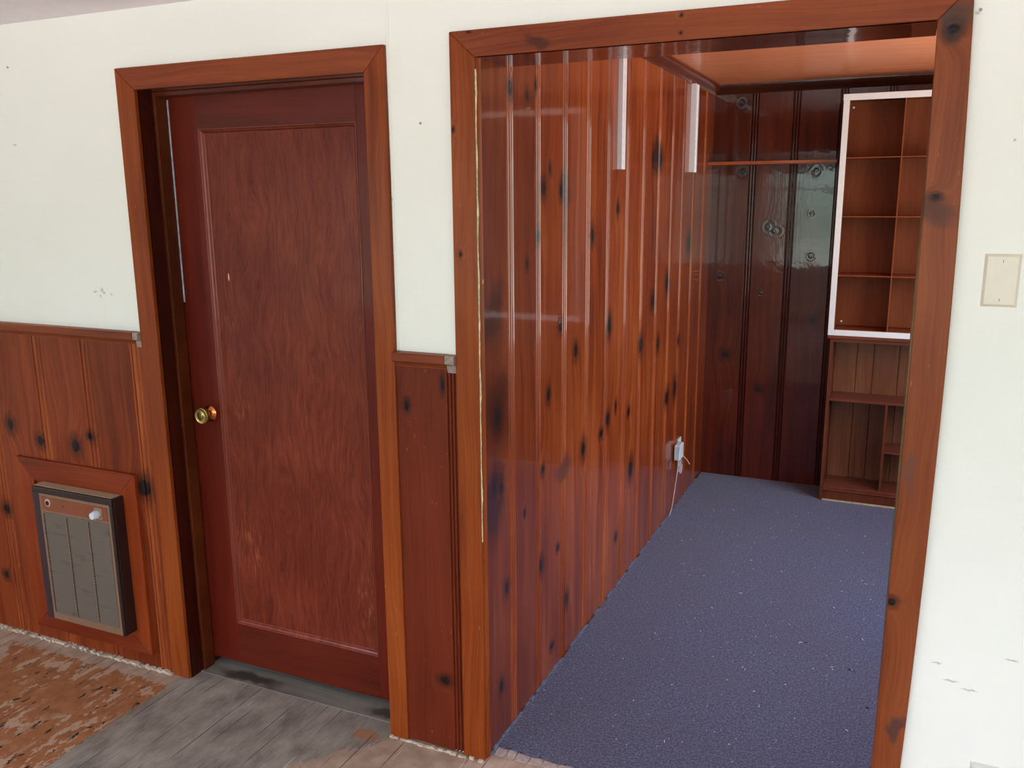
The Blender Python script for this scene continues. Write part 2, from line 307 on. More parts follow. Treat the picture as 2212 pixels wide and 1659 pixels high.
def carpet_mat():
    n = NT('slate_blue_carpet', .95, .1)
    a = n.noise(n.P, 125, 3, .7); b = n.noise(n.P, 380, 2)
    f = n.math('ADD', n.math('MULTIPLY', a, .6), n.math('MULTIPLY', b, .4))
    c = n.ramp(f, [(.36, lin(24, 24, 38)), (.5, lin(66, 66, 90)), (.64, lin(118, 118, 150))])
    big = n.noise(n.P, 2.4, 2)
    c = n.mix(n.mr(big, .3, .7, .0, .30), c, lin(76, 66, 78))
    sp = n.noise(n.P, 95, 1)
    c = n.mix(n.mr(sp, .775, .80), c, lin(190, 190, 205))
    n.col(c); n.bump(f, 1.0, .006); 
    n.b.inputs['Sheen Weight'].default_value = .25
    return n.m
M['carpet'] = carpet_mat()
M['threshold'] = wood('threshold_grey_board', 'YX', (82, 78, 72), (118, 114, 106), (142, 136, 128), rough=.6, coat=0, k=1.1, seed=40, sat=(1, 1), patches=[(.07, .20, .03, .16, (34, 24, 18)), (.08, .78, .03, .10, (48, 44, 40))])

# ------------------------------------------------------------------ mesh helpers
class MB:
    def __init__(s): s.v = []; s.f = []; s.tone = []; s.t = .5
    def add(s, vs, fs):
        o = len(s.v); s.v += [tuple(q) for q in vs]
        for f in fs: s.f.append(tuple(i+o for i in f)); s.tone.append(s.t)
        return s
    def box(s, x0, x1, y0, y1, z0, z1):
        return s.add([(x0, y0, z0), (x1, y0, z0), (x1, y1, z0), (x0, y1, z0), (x0, y0, z1), (x1, y0, z1), (x1, y1, z1), (x0, y1, z1)],
                     [(0, 3, 2, 1), (4, 5, 6, 7), (0, 1, 5, 4), (1, 2, 6, 5), (2, 3, 7, 6), (3, 0, 4, 7)])
    def prism(s, poly, axis, a, b):
        """poly: 2D points, extruded along axis from a to b ('X': (y,z), 'Y': (x,z), 'Z': (x,y))"""
        mk = {'X': lambda p, t: (t, p[0], p[1]), 'Y': lambda p, t: (p[0], t, p[1]), 'Z': lambda p, t: (p[0], p[1], t)}[axis]
        n = len(poly)
        return s.add([mk(p, a) for p in poly]+[mk(p, b) for p in poly],
                     [tuple(range(n))[::-1], tuple(range(n, 2*n))]+[(i, (i+1) % n, (i+1) % n+n, i+n) for i in range(n)])
    def tube(s, pts, r, seg=8, cap=True):
        pts = [Vector(p) for p in pts]; rings = []
        ref = Vector((0, 0, 1))
        for i, p in enumerate(pts):
            d = (pts[min(i+1, len(pts)-1)]-pts[max(i-1, 0)]).normalized()
            a = d.cross(ref)
            if a.length < .05: a = d.cross(Vector((1, 0, 0)))
            a.normalize(); b = d.cross(a)
            rr = r[i] if isinstance(r, (list, tuple)) else r
            rings.append([p+(a*math.cos(2*math.pi*k/seg)+b*math.sin(2*math.pi*k/seg))*rr for k in range(seg)])
        vs = [q for g in rings for q in g]; fs = []
        for i in range(len(rings)-1):
            for k in range(seg): fs.append((i*seg+k, i*seg+(k+1) % seg, (i+1)*seg+(k+1) % seg, (i+1)*seg+k))
        if cap: fs += [tuple(range(seg))[::-1], tuple(range(len(vs)-seg, len(vs)))]
        return s.add(vs, fs)
    def lathe(s, prof, c, d, seg=32):
        """profile (distance along d, radius) turned about the axis through c"""
        d = Vector(d).normalized(); c = Vector(c)
        return s.tube([c+d*(t+i*1e-7) for i, (t, r) in enumerate(prof)], [max(r, 1e-5) for t, r in prof], seg) if False else s._lathe(prof, c, d, seg)
    def _lathe(s, prof, c, d, seg):
        a = d.cross(Vector((0, 0, 1))) if abs(d.z) < .9 else d.cross(Vector((1, 0, 0)))
        a.normalize(); b = d.cross(a); vs = []; fs = []
        for t, r in prof:
            for k in range(seg):
                an = 2*math.pi*k/seg; vs.append(c+d*t+(a*math.cos(an)+b*math.sin(an))*max(r, 1e-5))
        for i in range(len(prof)-1):
            for k in range(seg): fs.append((i*seg+k, i*seg+(k+1) % seg, (i+1)*seg+(k+1) % seg, (i+1)*seg+k))
        fs += [tuple(range(seg))[::-1], tuple(range(len(vs)-seg, len(vs)))]
        return s.add(vs, fs)
    def build(s, name, mat, parent=None, bevel=0.0, seg=2, smooth=False):
        me = bpy.data.meshes.new(name); me.from_pydata(s.v, [], s.f); me.update()
        at = me.attributes.new('tone', 'FLOAT', 'FACE')
        for i, t in enumerate(s.tone): at.data[i].value = t
        bm = bmesh.new(); bm.from_mesh(me); bmesh.ops.recalc_face_normals(bm, faces=bm.faces); bm.to_mesh(me); bm.free()
        me.materials.append(M[mat] if isinstance(mat, str) else mat)
        if smooth:
            for p in me.polygons: p.use_smooth = True
            me.set_sharp_from_angle(angle=math.radians(42))
        o = bpy.data.objects.new(name, me); COL.objects.link(o)
        if parent is not None: o.parent = parent; o.matrix_parent_inverse = parent.matrix_world.inverted() if parent.type != 'EMPTY' else Matrix.Translation(-parent.location)
        if bevel:
            b = o.modifiers.new('bevel', 'BEVEL'); b.width = bevel; b.segments = seg; b.limit_method = 'ANGLE'; b.angle_limit = math.radians(40)
        return o
def struct(o, **k):
    o['kind'] = 'structure'; return o
def tag(o, label, cat, group=None, kind=None):
    o['label'] = label; o['category'] = cat
    if group: o['group'] = group
    if kind: o['kind'] = kind
    return o
def empty(name, loc, label=None, cat=None, group=None):
    o = bpy.data.objects.new(name, None); COL.objects.link(o); o.location = loc; o.empty_display_size = .05
    if label: tag(o, label, cat, group)
    return o

# ------------------------------------------------------------------ dimensions
DL, DLI, DRI, DRO = -.0757, 0.0, .8511, .9168        # door casing
OL, OLI, ORI, ORO = 1.118, 1.1898, 2.2737, 2.3416    # wide opening casing
DT, DTI, OT, OTI = 2.108, 2.04, 2.124, 2.0577
RAIL, CEIL = 1.267, 2.2822
YB, AC = 3.097, 2.315                                # alcove back wall, alcove ceiling
CY = -.019
# ------------------------------------------------------------------ main wall, floor, ceilings, rest of room
wall = MB()
T = .165
wall.box(-2.8, DLI-.004, 0, T, 0, CEIL+.12); wall.box(DLI-.004, DRI+.004, 0, T, DTI+.004, CEIL+.12); wall.box(DRI+.004, OLI-.016, 0, T, 0, CEIL+.12)
wall.box(OLI-.016, ORI+.018, 0, T, OTI+.02, CEIL+.12); wall.box(ORI+.018, 4.2, 0, T, 0, CEIL+.12)
struct(wall.build('wall_back', 'wall'))
struct(MB().box(-2.8, 4.3, -4.3, 3.2, -.1, 0).build('floor', 'floor'))
struct(MB().box(-2.9, 4.3, -4.3, 0, CEIL, CEIL+.12).build('ceiling', 'ceiling'))
struct(MB().box(-2.9, -2.8, -4.3, T, 0, CEIL).build('wall_left', 'wall'))
def wall_with_holes(name, axis, pos, th, a0, a1, z1, holes, mat, parent=None):
    m = MB(); hs = sorted(holes); cur = a0
    def bx(p, q, zz0, zz1):
        if q-p < 1e-4 or zz1-zz0 < 1e-4: return
        if axis == 'Y': m.box(p, q, pos, pos+th, zz0, zz1)
        else: m.box(pos, pos+th, p, q, zz0, zz1)
    for (h0, h1, hz0, hz1) in hs:
        bx(cur, h0, 0, z1); bx(h0, h1, 0, hz0); bx(h0, h1, hz1, z1); cur = h1
    bx(cur, a1, 0, z1)
    return struct(m.build(name, mat))
wall_with_holes('wall_rear', 'Y', -4.3, .1, -2.8, 4.2, CEIL, [(w[1], w[2], w[4], w[5]) for w in WINDOWS if w[0] == 'rear'], 'wall')
wall_with_holes('wall_right', 'X', 4.2, .1, -4.3, T, CEIL, [(w[2], w[3], w[4], w[5]) for w in WINDOWS if w[0] == 'right'], 'wall')
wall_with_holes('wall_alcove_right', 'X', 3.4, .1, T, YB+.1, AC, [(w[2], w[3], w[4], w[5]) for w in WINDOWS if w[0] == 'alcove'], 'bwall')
struct(MB().box(OLI-.1, 3.5, T, YB+.1, AC, AC+.1).build('ceiling_alcove', 'aceil'))
for i, w in enumerate(WINDOWS):
    m = MB(); t = .045
    if w[0] == 'rear':
        x0, x1, y, z0, z1 = w[1], w[2], -4.28, w[4], w[5]
        for b in ((x0, x0+t, z0, z1), (x1-t, x1, z0, z1), (x0, x1, z0, z0+t), (x0, x1, z1-t, z1), (x0, x1, z1-.30, z1-.272)):
            m.box(b[0], b[1], y, y+.05, b[2], b[3])
    else:
        x, y0, y1, z0, z1 = w[1]+.02, w[2], w[3], w[4], w[5]
        for b in ((y0, y0+t, z0, z1), (y1-t, y1, z0, z1), (y0, y1, z0, z0+t), (y0, y1, z1-t, z1), ((y0+y1)/2-.02, (y0+y1)/2+.02, z0, z1)):
            m.box(x, x+.05, b[0], b[1], b[2], b[3])
    struct(m.build('window_%d' % (i+1), 'white_win'))  # includes the frame of the added left rear window

# beaded board joints: (offset, depth) across a 45 mm moulded joint
def bead_profile(wd=.045, dp=.0068, n=8):
    out = []; h = wd/2
    out += [(-h, 0), (-h+.0035, -.0012), (-h+.006, -dp)]
    xs = [(-h+.0075, -.001), (.001, h-.0075)]
    for a, b in xs:
        for i in range(n+1):
            s_ = i/n; out.append((a+(b-a)*s_, -dp+(dp+.0002)*math.sqrt(max(0, 1-(2*s_-1)**2))))
    out += [(h-.006, -dp), (h-.0035, -.0012), (h, 0)]
    return out
def boards(name, mat, axis, pos, sgn, a0, a1, z0, z1, joints, back=.012, tones=None, wd=.045, kind=True, widths=None, joint_tone=None):
    """board panelling with its face on axis=pos, facing sgn; joints are beaded"""
    m = MB(); pts = [(a0, 0)]; bounds = [a0]+list(joints)+[a1]
    tn = tones or [random.uniform(.25, .8) for _ in bounds]
    prof = []
    prof.append((a0, 0, 0))
    for j, g in enumerate(joints):
        w_ = widths[j] if widths else wd
        for u, d in bead_profile(w_): 
            if a0 < g+u < a1: prof.append((g+u, d, j+(1 if u > 0 else 0)))
    prof.append((a1, 0, len(joints)))
    for i in range(len(prof)-1):
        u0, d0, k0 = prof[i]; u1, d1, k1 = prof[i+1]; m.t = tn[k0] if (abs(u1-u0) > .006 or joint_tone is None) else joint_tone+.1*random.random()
        p0, p1 = pos+sgn*d0, pos+sgn*d1
        if axis == 'X': vs = [(p0, u0, z0), (p1, u1, z0), (p1, u1, z1), (p0, u0, z1)]
        else: vs = [(u0, p0, z0), (u1, p1, z0), (u1, p1, z1), (u0, p0, z1)]
        m.add(vs, [(0, 1, 2, 3)])
    # sides, top and backing so the panelling is a solid
    b = pos-sgn*back
    n = len(prof)
    for (zz) in (z0, z1):
        ring = [((pos+sgn*d, u, zz) if axis == 'X' else (u, pos+sgn*d, zz)) for u, d, k in prof]
        for i in range(n-1):
            q0, q1 = prof[i][0], prof[i+1][0]
            e0 = (b, q0, zz) if axis == 'X' else (q0, b, zz); e1 = (b, q1, zz) if axis == 'X' else (q1, b, zz)
            m.add([ring[i], ring[i+1], e1, e0], [(0, 1, 2, 3)])
    if axis == 'X':
        m.add([(pos, a0, z0), (b, a0, z0), (b, a0, z1), (pos, a0, z1)], [(0, 1, 2, 3)]); m.add([(pos, a1, z0), (b, a1, z0), (b, a1, z1), (pos, a1, z1)], [(0, 1, 2, 3)])
        m.add([(b, a0, z0), (b, a1, z0), (b, a1, z1), (b, a0, z1)], [(0, 1, 2, 3)])
    else:
        m.add([(a0, pos, z0), (a0, b, z0), (a0, b, z1), (a0, pos, z1)], [(0, 1, 2, 3)]); m.add([(a1, pos, z0), (a1, b, z0), (a1, b, z1), (a1, pos, z1)], [(0, 1, 2, 3)])
        m.add([(a0, b, z0), (a1, b, z0), (a1, b, z1), (a0, b, z1)], [(0, 1, 2, 3)])
    bm_merge = m
    o = m.build(name, mat, smooth=False)
    bm = bmesh.new(); bm.from_mesh(o.data); bmesh.ops.remove_doubles(bm, verts=bm.verts, dist=1e-5)
    bmesh.ops.recalc_face_normals(bm, faces=bm.faces); bm.to_mesh(o.data); bm.free()
    for p in o.data.polygons: p.use_smooth = True
    o.data.set_sharp_from_angle(angle=math.radians(38))
    for p in o.data.polygons:
        c_ = [o.data.vertices[i].co for i in p.vertices]; w_ = max(q[1 if axis == 'X' else 0] for q in c_)-min(q[1 if axis == 'X' else 0] for q in c_)
        p.use_smooth = w_ < .01
    return struct(o)
LJ = [.205, .418, .655, .896, 1.135, 1.388, 1.630, 1.891, 2.141, 2.368, 2.617, 2.881]
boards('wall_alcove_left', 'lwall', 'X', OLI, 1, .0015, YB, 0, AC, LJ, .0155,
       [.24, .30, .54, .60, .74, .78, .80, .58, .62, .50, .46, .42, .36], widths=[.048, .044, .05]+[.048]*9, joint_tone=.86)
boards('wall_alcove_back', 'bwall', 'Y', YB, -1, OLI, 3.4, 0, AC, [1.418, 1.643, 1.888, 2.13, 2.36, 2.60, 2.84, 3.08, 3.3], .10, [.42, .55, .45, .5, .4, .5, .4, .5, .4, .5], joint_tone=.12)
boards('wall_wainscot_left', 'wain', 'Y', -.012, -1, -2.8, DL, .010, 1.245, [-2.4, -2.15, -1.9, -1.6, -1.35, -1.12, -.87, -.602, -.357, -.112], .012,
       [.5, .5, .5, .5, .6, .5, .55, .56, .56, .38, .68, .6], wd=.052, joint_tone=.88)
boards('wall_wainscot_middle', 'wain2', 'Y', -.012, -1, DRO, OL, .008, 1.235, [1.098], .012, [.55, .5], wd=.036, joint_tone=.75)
# door / opening liners
struct(MB().box(DLI-.016, DLI, -.005, T, 0, DTI+.012).build('trim_jamb_left', 'jamb'))
struct(MB().box(DRI, DRI+.016, -.005, T, 0, DTI+.012).build('trim_jamb_right', 'jamb'))
struct(MB().box(DLI, DRI, -.005, T, DTI, DTI+.012).build('trim_jamb_head', 'soffit'))
struct(MB().box(OLI, ORI, -.016, .19, OTI, OTI+.02).build('trim_header_soffit', 'soffit', bevel=.0015))
struct(MB().box(OLI, ORI+.018, T, .19, OTI+.02, AC).build('trim_header_back', 'soffit'))
struct(MB().box(ORI+.002, ORI+.018, -.010, T, 0, OTI).build('trim_opening_jamb_right', 'rawedge'))
cm = MB(); zz = [.72+i*.012 for i in range(110)]
ws_ = [max(.0004, .0016*(1 if z > 1.15 else .5)+.0014*math.sin(z*9)*math.sin(z*31)+random.uniform(-.0006, .0008)) for z in zz]
cm.prism([(OLI-.001, z) for z in zz]+[(OLI+w_, z) for w_, z in zip(ws_[::-1], zz[::-1])], 'Y', -.0145, -.0085)
struct(cm.build('trim_caulk_line', 'gap'))
# stops
sm = MB().box(.0, .012, .052, .10, 0.0, DTI); struct(sm.build('trim_door_stop_left', 'stop', bevel=.002))
struct(MB().box(DRI-.012, DRI, .052, .10, 0, DTI).build('trim_door_stop_right', 'stop', bevel=.002))
struct(MB().box(.012, DRI-.012, .052, .10, DTI-.014, DTI).build('trim_door_stop_head', 'stop_h', bevel=.002))
struct(MB().prism([(.0118, .101), (.017, .101), (.017, .1035), (.0118, .1035)], 'Z', 1.36, 2.02).build('trim_weatherstrip', plain('faded_sealing_strip', (178, 182, 190), .6, var=.3, vs=50)))

# mitred casings
def casing(name, mat, poly, y0=CY, y1=.0, bevel=.0025):
    return struct(MB().prism(poly, 'Y', y0, y1).build(name, mat, bevel=bevel))
casing('trim_door_casing_left', 'case_v', [(DL, 0.002), (DLI, 0.002), (DLI, DTI), (DL, DT)])
casing('trim_door_casing_right', 'case_v', [(DRI, .002), (DRO, .002), (DRO, DT), (DRI, DTI)])
casing('trim_door_casing_head', 'case_h', [(DLI, DTI), (DRI, DTI), (DRO, DT), (DL, DT)])
casing('trim_opening_casing_left', 'case_v', [(OL, .002), (OLI, .002), (OLI, OTI), (OL, OT)])
def bow(z, k):                                      # the right board is slightly bowed
    zz = (z-1.3)/1.0; return k*(1-1.9*zz*zz*(.72 if z < 1.3 else 1.25))
zs = [.002+i*(OTI-.002)/24 for i in range(25)]
inner = [(ORI+bow(z, .0045), z) for z in zs]; outer = [(ORO+bow(z, .010), z) for z in [.002+i*(OT-.002)/24 for i in range(25)]]
casing('trim_opening_casing_right', 'case_r', inner[::1]+outer[::-1])
casing('trim_opening_casing_head', 'case_h', [(OLI, OTI), (inner[-1][0], OTI), (outer[-1][0], OT), (OL, OT)])
# small bead where opening casing meets the alcove boards
struct(MB().prism([(OLI, -.006), (OLI+.008, -.004), (OLI+.009, .004), (OLI+.004, .010), (OLI, .012)], 'Z', .01, OTI).build('trim_opening_bead', 'case_v'))

# chair rail
def rail(nm, x0, x1, endx):
    yb = -.012
    pr = [(yb, 1.238), (yb-.010, 1.240), (yb-.013, 1.247), (yb-.020, 1.250), (yb-.020, RAIL-.002), (yb-.017, RAIL), (0, RAIL), (0, 1.236), (yb, 1.236)]
    pr = [(0, RAIL), (-.032, RAIL), (-.034, RAIL-.004), (-.034, RAIL-.024), (-.030, RAIL-.027), (-.022, RAIL-.029), (-.017, RAIL-.036), (-.013, RAIL-.040), (-.013, RAIL-.042), (0, RAIL-.042)]
    o = struct(MB().prism(pr, 'X', x0, endx).build(nm, 'case_h', smooth=False))
    e = MB().prism([(0, RAIL), (-.031, RAIL), (-.033, RAIL-.023), (-.018, RAIL-.030), (-.013, RAIL-.052), (0, RAIL-.052)], 'X', endx, x1).build('rail_end', 'greyend', o, bevel=.0015)
    e['label'] = 'bare grey wooden end piece of the rail'
    return o
rail('trim_chair_rail_left', -2.8, DL, -.100)
rail('trim_chair_rail_middle', DRO, OL, 1.088)
# painted caulk ridge along the drywall joint over the door
struct(MB().tube([(DRO+.004, -.001, RAIL+.002), (DRO+.0045, -.001, 1.8), (DRO+.003, -.001, DT+.004), (DRO+.006, .0015, 2.2), (DRO+.004, .0015, CEIL)], .0045, 8).build('trim_caulk_ridge', 'wall', smooth=True))
# ragged plaster line where a baseboard used to be
def ragged(nm, mat, x0, x1, y0, y1, h, step=.012, ax='X'):
    m = MB(); x = x0
    while x < x1:
        w_ = random.uniform(.5, 1.5)*step; e = min(x+w_, x1); hh = h*random.uniform(.35, 1.15); d = random.uniform(0, .5)*(y1-y0)
        if random.random() > .08:
            if ax == 'X': m.box(x, e, y0+d, y1, 0.0005, hh)
            else: m.box(y0, y1-d, x, e, 0.0005, hh)
        x = e
    return struct(m.build(nm, mat))
ragged('baseboard_remnant_left', 'plaster', -1.6, DL-.002, -.030, -.012, .011)
ragged('baseboard_remnant_middle', 'plaster', DRI+.002, OLI-.004, -.031, -.020, .009)
ragged('baseboard_alcove_edge', 'bluish', .02, 2.95, OLI+.0005, OLI+.011, .013, .03, 'Y')
struct(MB().box(.0, DRI, .040, .165, .0005, .0035).build('trim_threshold', 'threshold'))

# crown around the alcove ceiling
cp = [(0, -.052), (.006, -.052), (.010, -.044), (.022, -.034), (.034, -.020), (.040, -.008), (.040, 0), (0, 0)]
struct(MB().prism([(OLI+a, AC+b) for a, b in cp], 'Y', .19, YB).build('trim_crown_left', 'crown', smooth=True))
bc = MB().prism([(YB-a, AC+b) for a, b in cp], 'X', OLI, 3.4).build('trim_crown_back', wood('crown_back_wood', 'ZX', (40, 20, 16), (62, 32, 24), (84, 46, 34), rough=.3, coat=.6, seed=29), smooth=True); struct(bc)

# closet behind the door
cl = MB().box(-.2, -.1, T, 1.0, 0, 2.2).box(.95, 1.05, T, 1.0, 0, 2.2).box(-.2, 1.05, 1.0, 1.1, 0, 2.2).box(-.2, 1.05, T, 1.1, 2.2, 2.3)
struct(cl.build('wall_closet', 'jamb'))

# ------------------------------------------------------------------ the closed door
door = struct(empty('door_1', (.42, .105, .034)))
PX0, PX1, PZ0, PZ1 = .131, .737, .190, 1.925
SB, ST = .034, DTI-.004
MB().box(.003, PX0, .105, .140, SB, ST).build('stile', 'stile', door, bevel=.001)
MB().box(PX1, DRI-.003, .105, .140, SB, ST).build('stile', 'stile', door, bevel=.001)
MB().box(PX0, PX1, .105, .140, PZ1, ST).build('rail', 'railw', door, bevel=.001)
MB().box(PX0, PX1, .105, .140, SB, PZ0).build('rail', 'railw', door, bevel=.001)
MB().box(PX0, PX1, .117, .130, PZ0, PZ1).build('panel', 'dpanel', door)
def molding():
    m = MB(); pf = [(0, .1045), (.004, .1045), (.006, .108), (.010, .110), (.014, .1165), (.017, .1172)]
    c = [(PX0, PZ0, 1, 1), (PX1, PZ0, -1, 1), (PX1, PZ1, -1, -1), (PX0, PZ1, 1, -1)]
    rings = [[(x+sx*d, y, z+sz*d) for d, y in pf] for x, z, sx, sz in c]
    n = len(pf)
    for i in range(4):
        a, b = rings[i], rings[(i+1) % 4]; m.t = (1.0, .5, .35, .9)[i]
        for k in range(n-1): m.add([a[k], b[k], b[k+1], a[k+1]], [(0, 1, 2, 3)])
    return m
MB.build(molding(), 'moulding', 'mold', door)
kx, kz = .086, .975
kn = MB().lathe([(.012, .011), (.018, .0125), (.022, .017), (.030, .0255), (.037, .0290), (.042, .0300), (.0455, .0285), (.0465, .0262), (.0455, .024), (.0450, .011), (.0465, .009), (.0465, .0)], (kx, .105, kz), (0, -1, 0)).build('doorknob', 'brass', door, smooth=True)
kn['label'] = 'round aged brass doorknob'
MB().lathe([(.0005, .0285), (.003, .0285), (.006, .025), (.009, .020), (.012, .015), (.016, .0145), (.018, .0115)], (kx, .105, kz), (0, -1, 0)).build('rose', 'copperb', kn, smooth=True)
MB().lathe([(.0460, .0085), (.0472, .008), (.0475, .006), (.0462, .005)], (kx, .105, kz), (0, -1, 0)).build('keyhole', 'slot', kn, smooth=True)
MB().box(DRI-.004, DRI-.001, .098, .104, .3, .4).build('hinge', 'brass', door)

# ------------------------------------------------------------------ wall heater
FX0, FX1, FZ0, FZ1 = -.771, -.164, .062, .757; FW = .085
def sur(nm, poly, mat): struct(MB().prism(poly, 'Y', -.026, -.010).build(nm, mat, bevel=.002))
sur('trim_heater_surround_top', [(FX0, FZ1), (FX0+FW, FZ1-FW), (FX1-FW, FZ1-FW), (FX1, FZ1)], 'case_h2') if False else None
M['sur_h'] = wood('surround_level', 'ZX', (88, 32, 14), (126, 52, 28), (146, 70, 40), rough=.44, coat=.12, k=.85, seed=50)
M['sur_v'] = wood('surround_upright', 'XZ', (96, 36, 15), (138, 58, 28), (160, 80, 42), rough=.44, coat=.12, k=.85, seed=51)
sur('trim_heater_surround_top', [(FX0, FZ1), (FX0+FW, FZ1-FW), (FX1-FW, FZ1-FW), (FX1, FZ1)], 'sur_h')
sur('trim_heater_surround_bottom', [(FX0, FZ0), (FX1, FZ0), (FX1-FW, FZ0+FW), (FX0+FW, FZ0+FW)], 'sur_h')
sur('trim_heater_surround_left', [(FX0, FZ0), (FX0+FW, FZ0+FW), (FX0+FW, FZ1-FW), (FX0, FZ1)], 'sur_v')
sur('trim_heater_surround_right', [(FX1, FZ0), (FX1, FZ1), (FX1-FW, FZ1-FW), (FX1-FW, FZ0+FW)], 'sur_v')
ht = empty('wall_heater', (-.43, -.02, .15), 'dark brown wall heater with grey mesh grille set in the wainscot beside the door', 'heater')
HX0, HX1, HZ0, HZ1, HF = -.630, -.226, .150, .674, -.080
MB().box(HX0, HX1, HF+.010, -.012, HZ0, HZ1-.001).build('housing', 'hbrown', ht, bevel=.004)
MB().box(HX0, HX1-.012, HF+.012, -.028, HZ1-.001, HZ1+.001).build('top_ledge', 'hledge', ht)['label'] = 'dusty tan top ledge'
MB().box(HX0, HX1, HF, HF+.010, HZ1-.024, HZ1).build('rim', 'hbrown', ht, bevel=.003)
MB().prism([(HX0, HF+.010), (HX0, HF+.001), (HX0+.012, HF-.001), (HX0+.034, HF+.004), (HX0+.034, HF+.010)], 'Z', HZ0, HZ1-.024).build('rim', 'hpurple', ht, bevel=.002)
MB().box(HX1-.014, HX1, HF, HF+.010, HZ0, HZ1-.024).build('rim', 'hbrown', ht, bevel=.003)
fx0, fx1 = HX0+.034, HX1-.014
MB().box(fx0, fx1, HF+.002, HF+.0098, HZ0, HZ1-.024).build('front_panel', 'htan', ht, bevel=.001)
MB().box(fx0+.012, fx1-.012, HF-.0005, HF+.002, .588, .640).build('control_strip', 'hstrip', ht, bevel=.0008)
gr = MB(); gr.box(fx0+.014, fx1-.012, HF+.0005, HF+.002, .178, .580); gr.build('grille', 'grille', ht)
M['hrib'] = plain('grille_rib_tan', (142, 112, 86), .5)
for i, gx in enumerate((fx0+.012, fx0+.130, fx0+.241)):
    r = MB()
    for k in range(50):
        z = .182+k*.0079
        r.prism([(gx, z), (gx+.007, z+.0035), (gx+.007, z+.006), (gx, z+.0055)], 'Y', HF-.002, HF+.0005)
    r.build('perforated_rib', 'hrib', ht)
    d = MB().box(gx+.0005, gx+.0075, HF-.0002, HF+.0004, .182, .574).build('slot_row', 'darkhole', ht)
dz = .613
MB().lathe([(0, .0155), (.002, .0155), (.0035, .013)], (fx0+.048, HF-.0005, dz+.006), (0, -1, 0)).build('dial_ring', plain('worn_dial', (172, 140, 118), .5), ht, smooth=True)
MB().lathe([(.003, .0085), (.0042, .0085), (.0045, .004)], (fx0+.048, HF-.0005, dz+.006), (0, -1, 0)).build('dial_hole', 'darkhole', ht, smooth=True)
MB().lathe([(0, .004), (.003, .004), (.006, .003)], (fx0+.125, HF-.0005, dz+.004), (0, -1, 0)).build('screw', 'htan', ht, smooth=True)
MB().box(fx1-.074, fx1-.036, HF-.0015, HF-.0005, .592, .634).build('knob_plate', plain('knob_plate_tan', (150, 128, 108), .5), ht)
MB().lathe([(.0, .013), (.006, .013), (.007, .0165), (.010, .0165), (.027, .0130), (.029, .011)], (fx1-.055, HF-.001, dz), (0, -1, 0), 24).build('knob', plain('white_knob', (206, 214, 220), .35), ht, smooth=True)

# ------------------------------------------------------------------ wall plates, nails
def plate_mesh(x0, x1, z0, z1, d=.006, b=.006):
    return MB().add([(x0, 0, z0), (x1, 0, z0), (x1, 0, z1), (x0, 0, z1), (x0+b, -d, z0+b), (x1-b, -d, z0+b), (x1-b, -d, z1-b), (x0+b, -d, z1-b)],
                    [(0, 1, 5, 4), (1, 2, 6, 5), (2, 3, 7, 6), (3, 0, 4, 7), (4, 5, 6, 7), (3, 2, 1, 0)])
pe = empty('blank_wall_plate', (2.442, -.0005, 1.46), 'beige blank wall plate with two screws, high on the wall right of the opening', 'wall plate')
plate_mesh(2.4065, 2.4775, 1.4605, 1.5755).build('cover', 'plate', pe, bevel=.0008)
for z in (1.5595, 1.4765):
    s_ = MB().lathe([(.0055, .0040), (.0068, .0040), (.0076, .003)], (2.442, 0, z), (0, -1, 0), 20).build('screw', 'screw', pe, smooth=True)
    s_['label'] = 'white screw head'
    MB().box(2.4414, 2.4426, -.0080, -.0074, z-.0026, z+.0026).build('slot', 'slot', s_)
po = empty('outlet_plate', (2.525, -.0005, .246), 'pale grey wall plate low on the white wall right of the opening', 'wall plate')
plate_mesh(2.489, 2.560, .246, .361).build('cover', 'plate2', po, bevel=.0008)
for z in (.33, .277):
    MB().lathe([(.0055, .0165), (.0072, .0165), (.0074, .015)], (2.5245, 0, z), (0, -1, 0), 24).build('socket', 'plate2', po, smooth=True)
for nm, lab, x, z in (('wall_nail', 'small nail in the white wall left of the door, near the ceiling', -.581, 2.145),
                      ('wall_nail', 'small nail in the white wall between the door and the opening', 1.017, 1.900),
                      ('wall_nail', 'dark nail by the top right corner of the opening', 2.350, 2.073)):
    o = MB().lathe([(0, .0012), (.004, .0012), (.0043, .0032), (.0052, .003), (.0056, .001)], (x, 0, z), (.2, -1, .05), 14).build(nm, plain('nail_metal', (150, 146, 136), .5), smooth=True)
    tag(o, lab, 'nail', 'nails left in the white wall')

# ------------------------------------------------------------------ shelf standards on the left boards
def standard(yc, wd, pj, z0, z1, lab):
    r = empty('shelf_standard', (OLI, yc, z0), lab, 'shelf bracket rail', 'white metal shelf standards')
    y0, y1 = yc-wd/2, yc+wd/2
    MB().prism([(OLI, y0), (OLI+pj, y0), (OLI+pj, y0+wd*.3), (OLI+pj-.004, y0+wd*.34), (OLI+pj-.004, y1-wd*.34), (OLI+pj, y1-wd*.3), (OLI+pj, y1), (OLI, y1)], 'Z', z0, z1).build('channel', 'standard', r)
    s = MB(); z = z0+.02
    while z < z1-.03: s.box(OLI+pj-.0042, OLI+pj-.0036, yc-.003, yc+.003, z, z+.018); z += .032
    s.build('slots', 'slot', r)
standard(1.262, .050, .018, 1.806, 2.258, 'nearer of two white metal shelf standards high on the knotty pine wall')
standard(2.528, .080, .024, 1.822, 2.262, 'farther of two white metal shelf standards, close to the alcove corner')

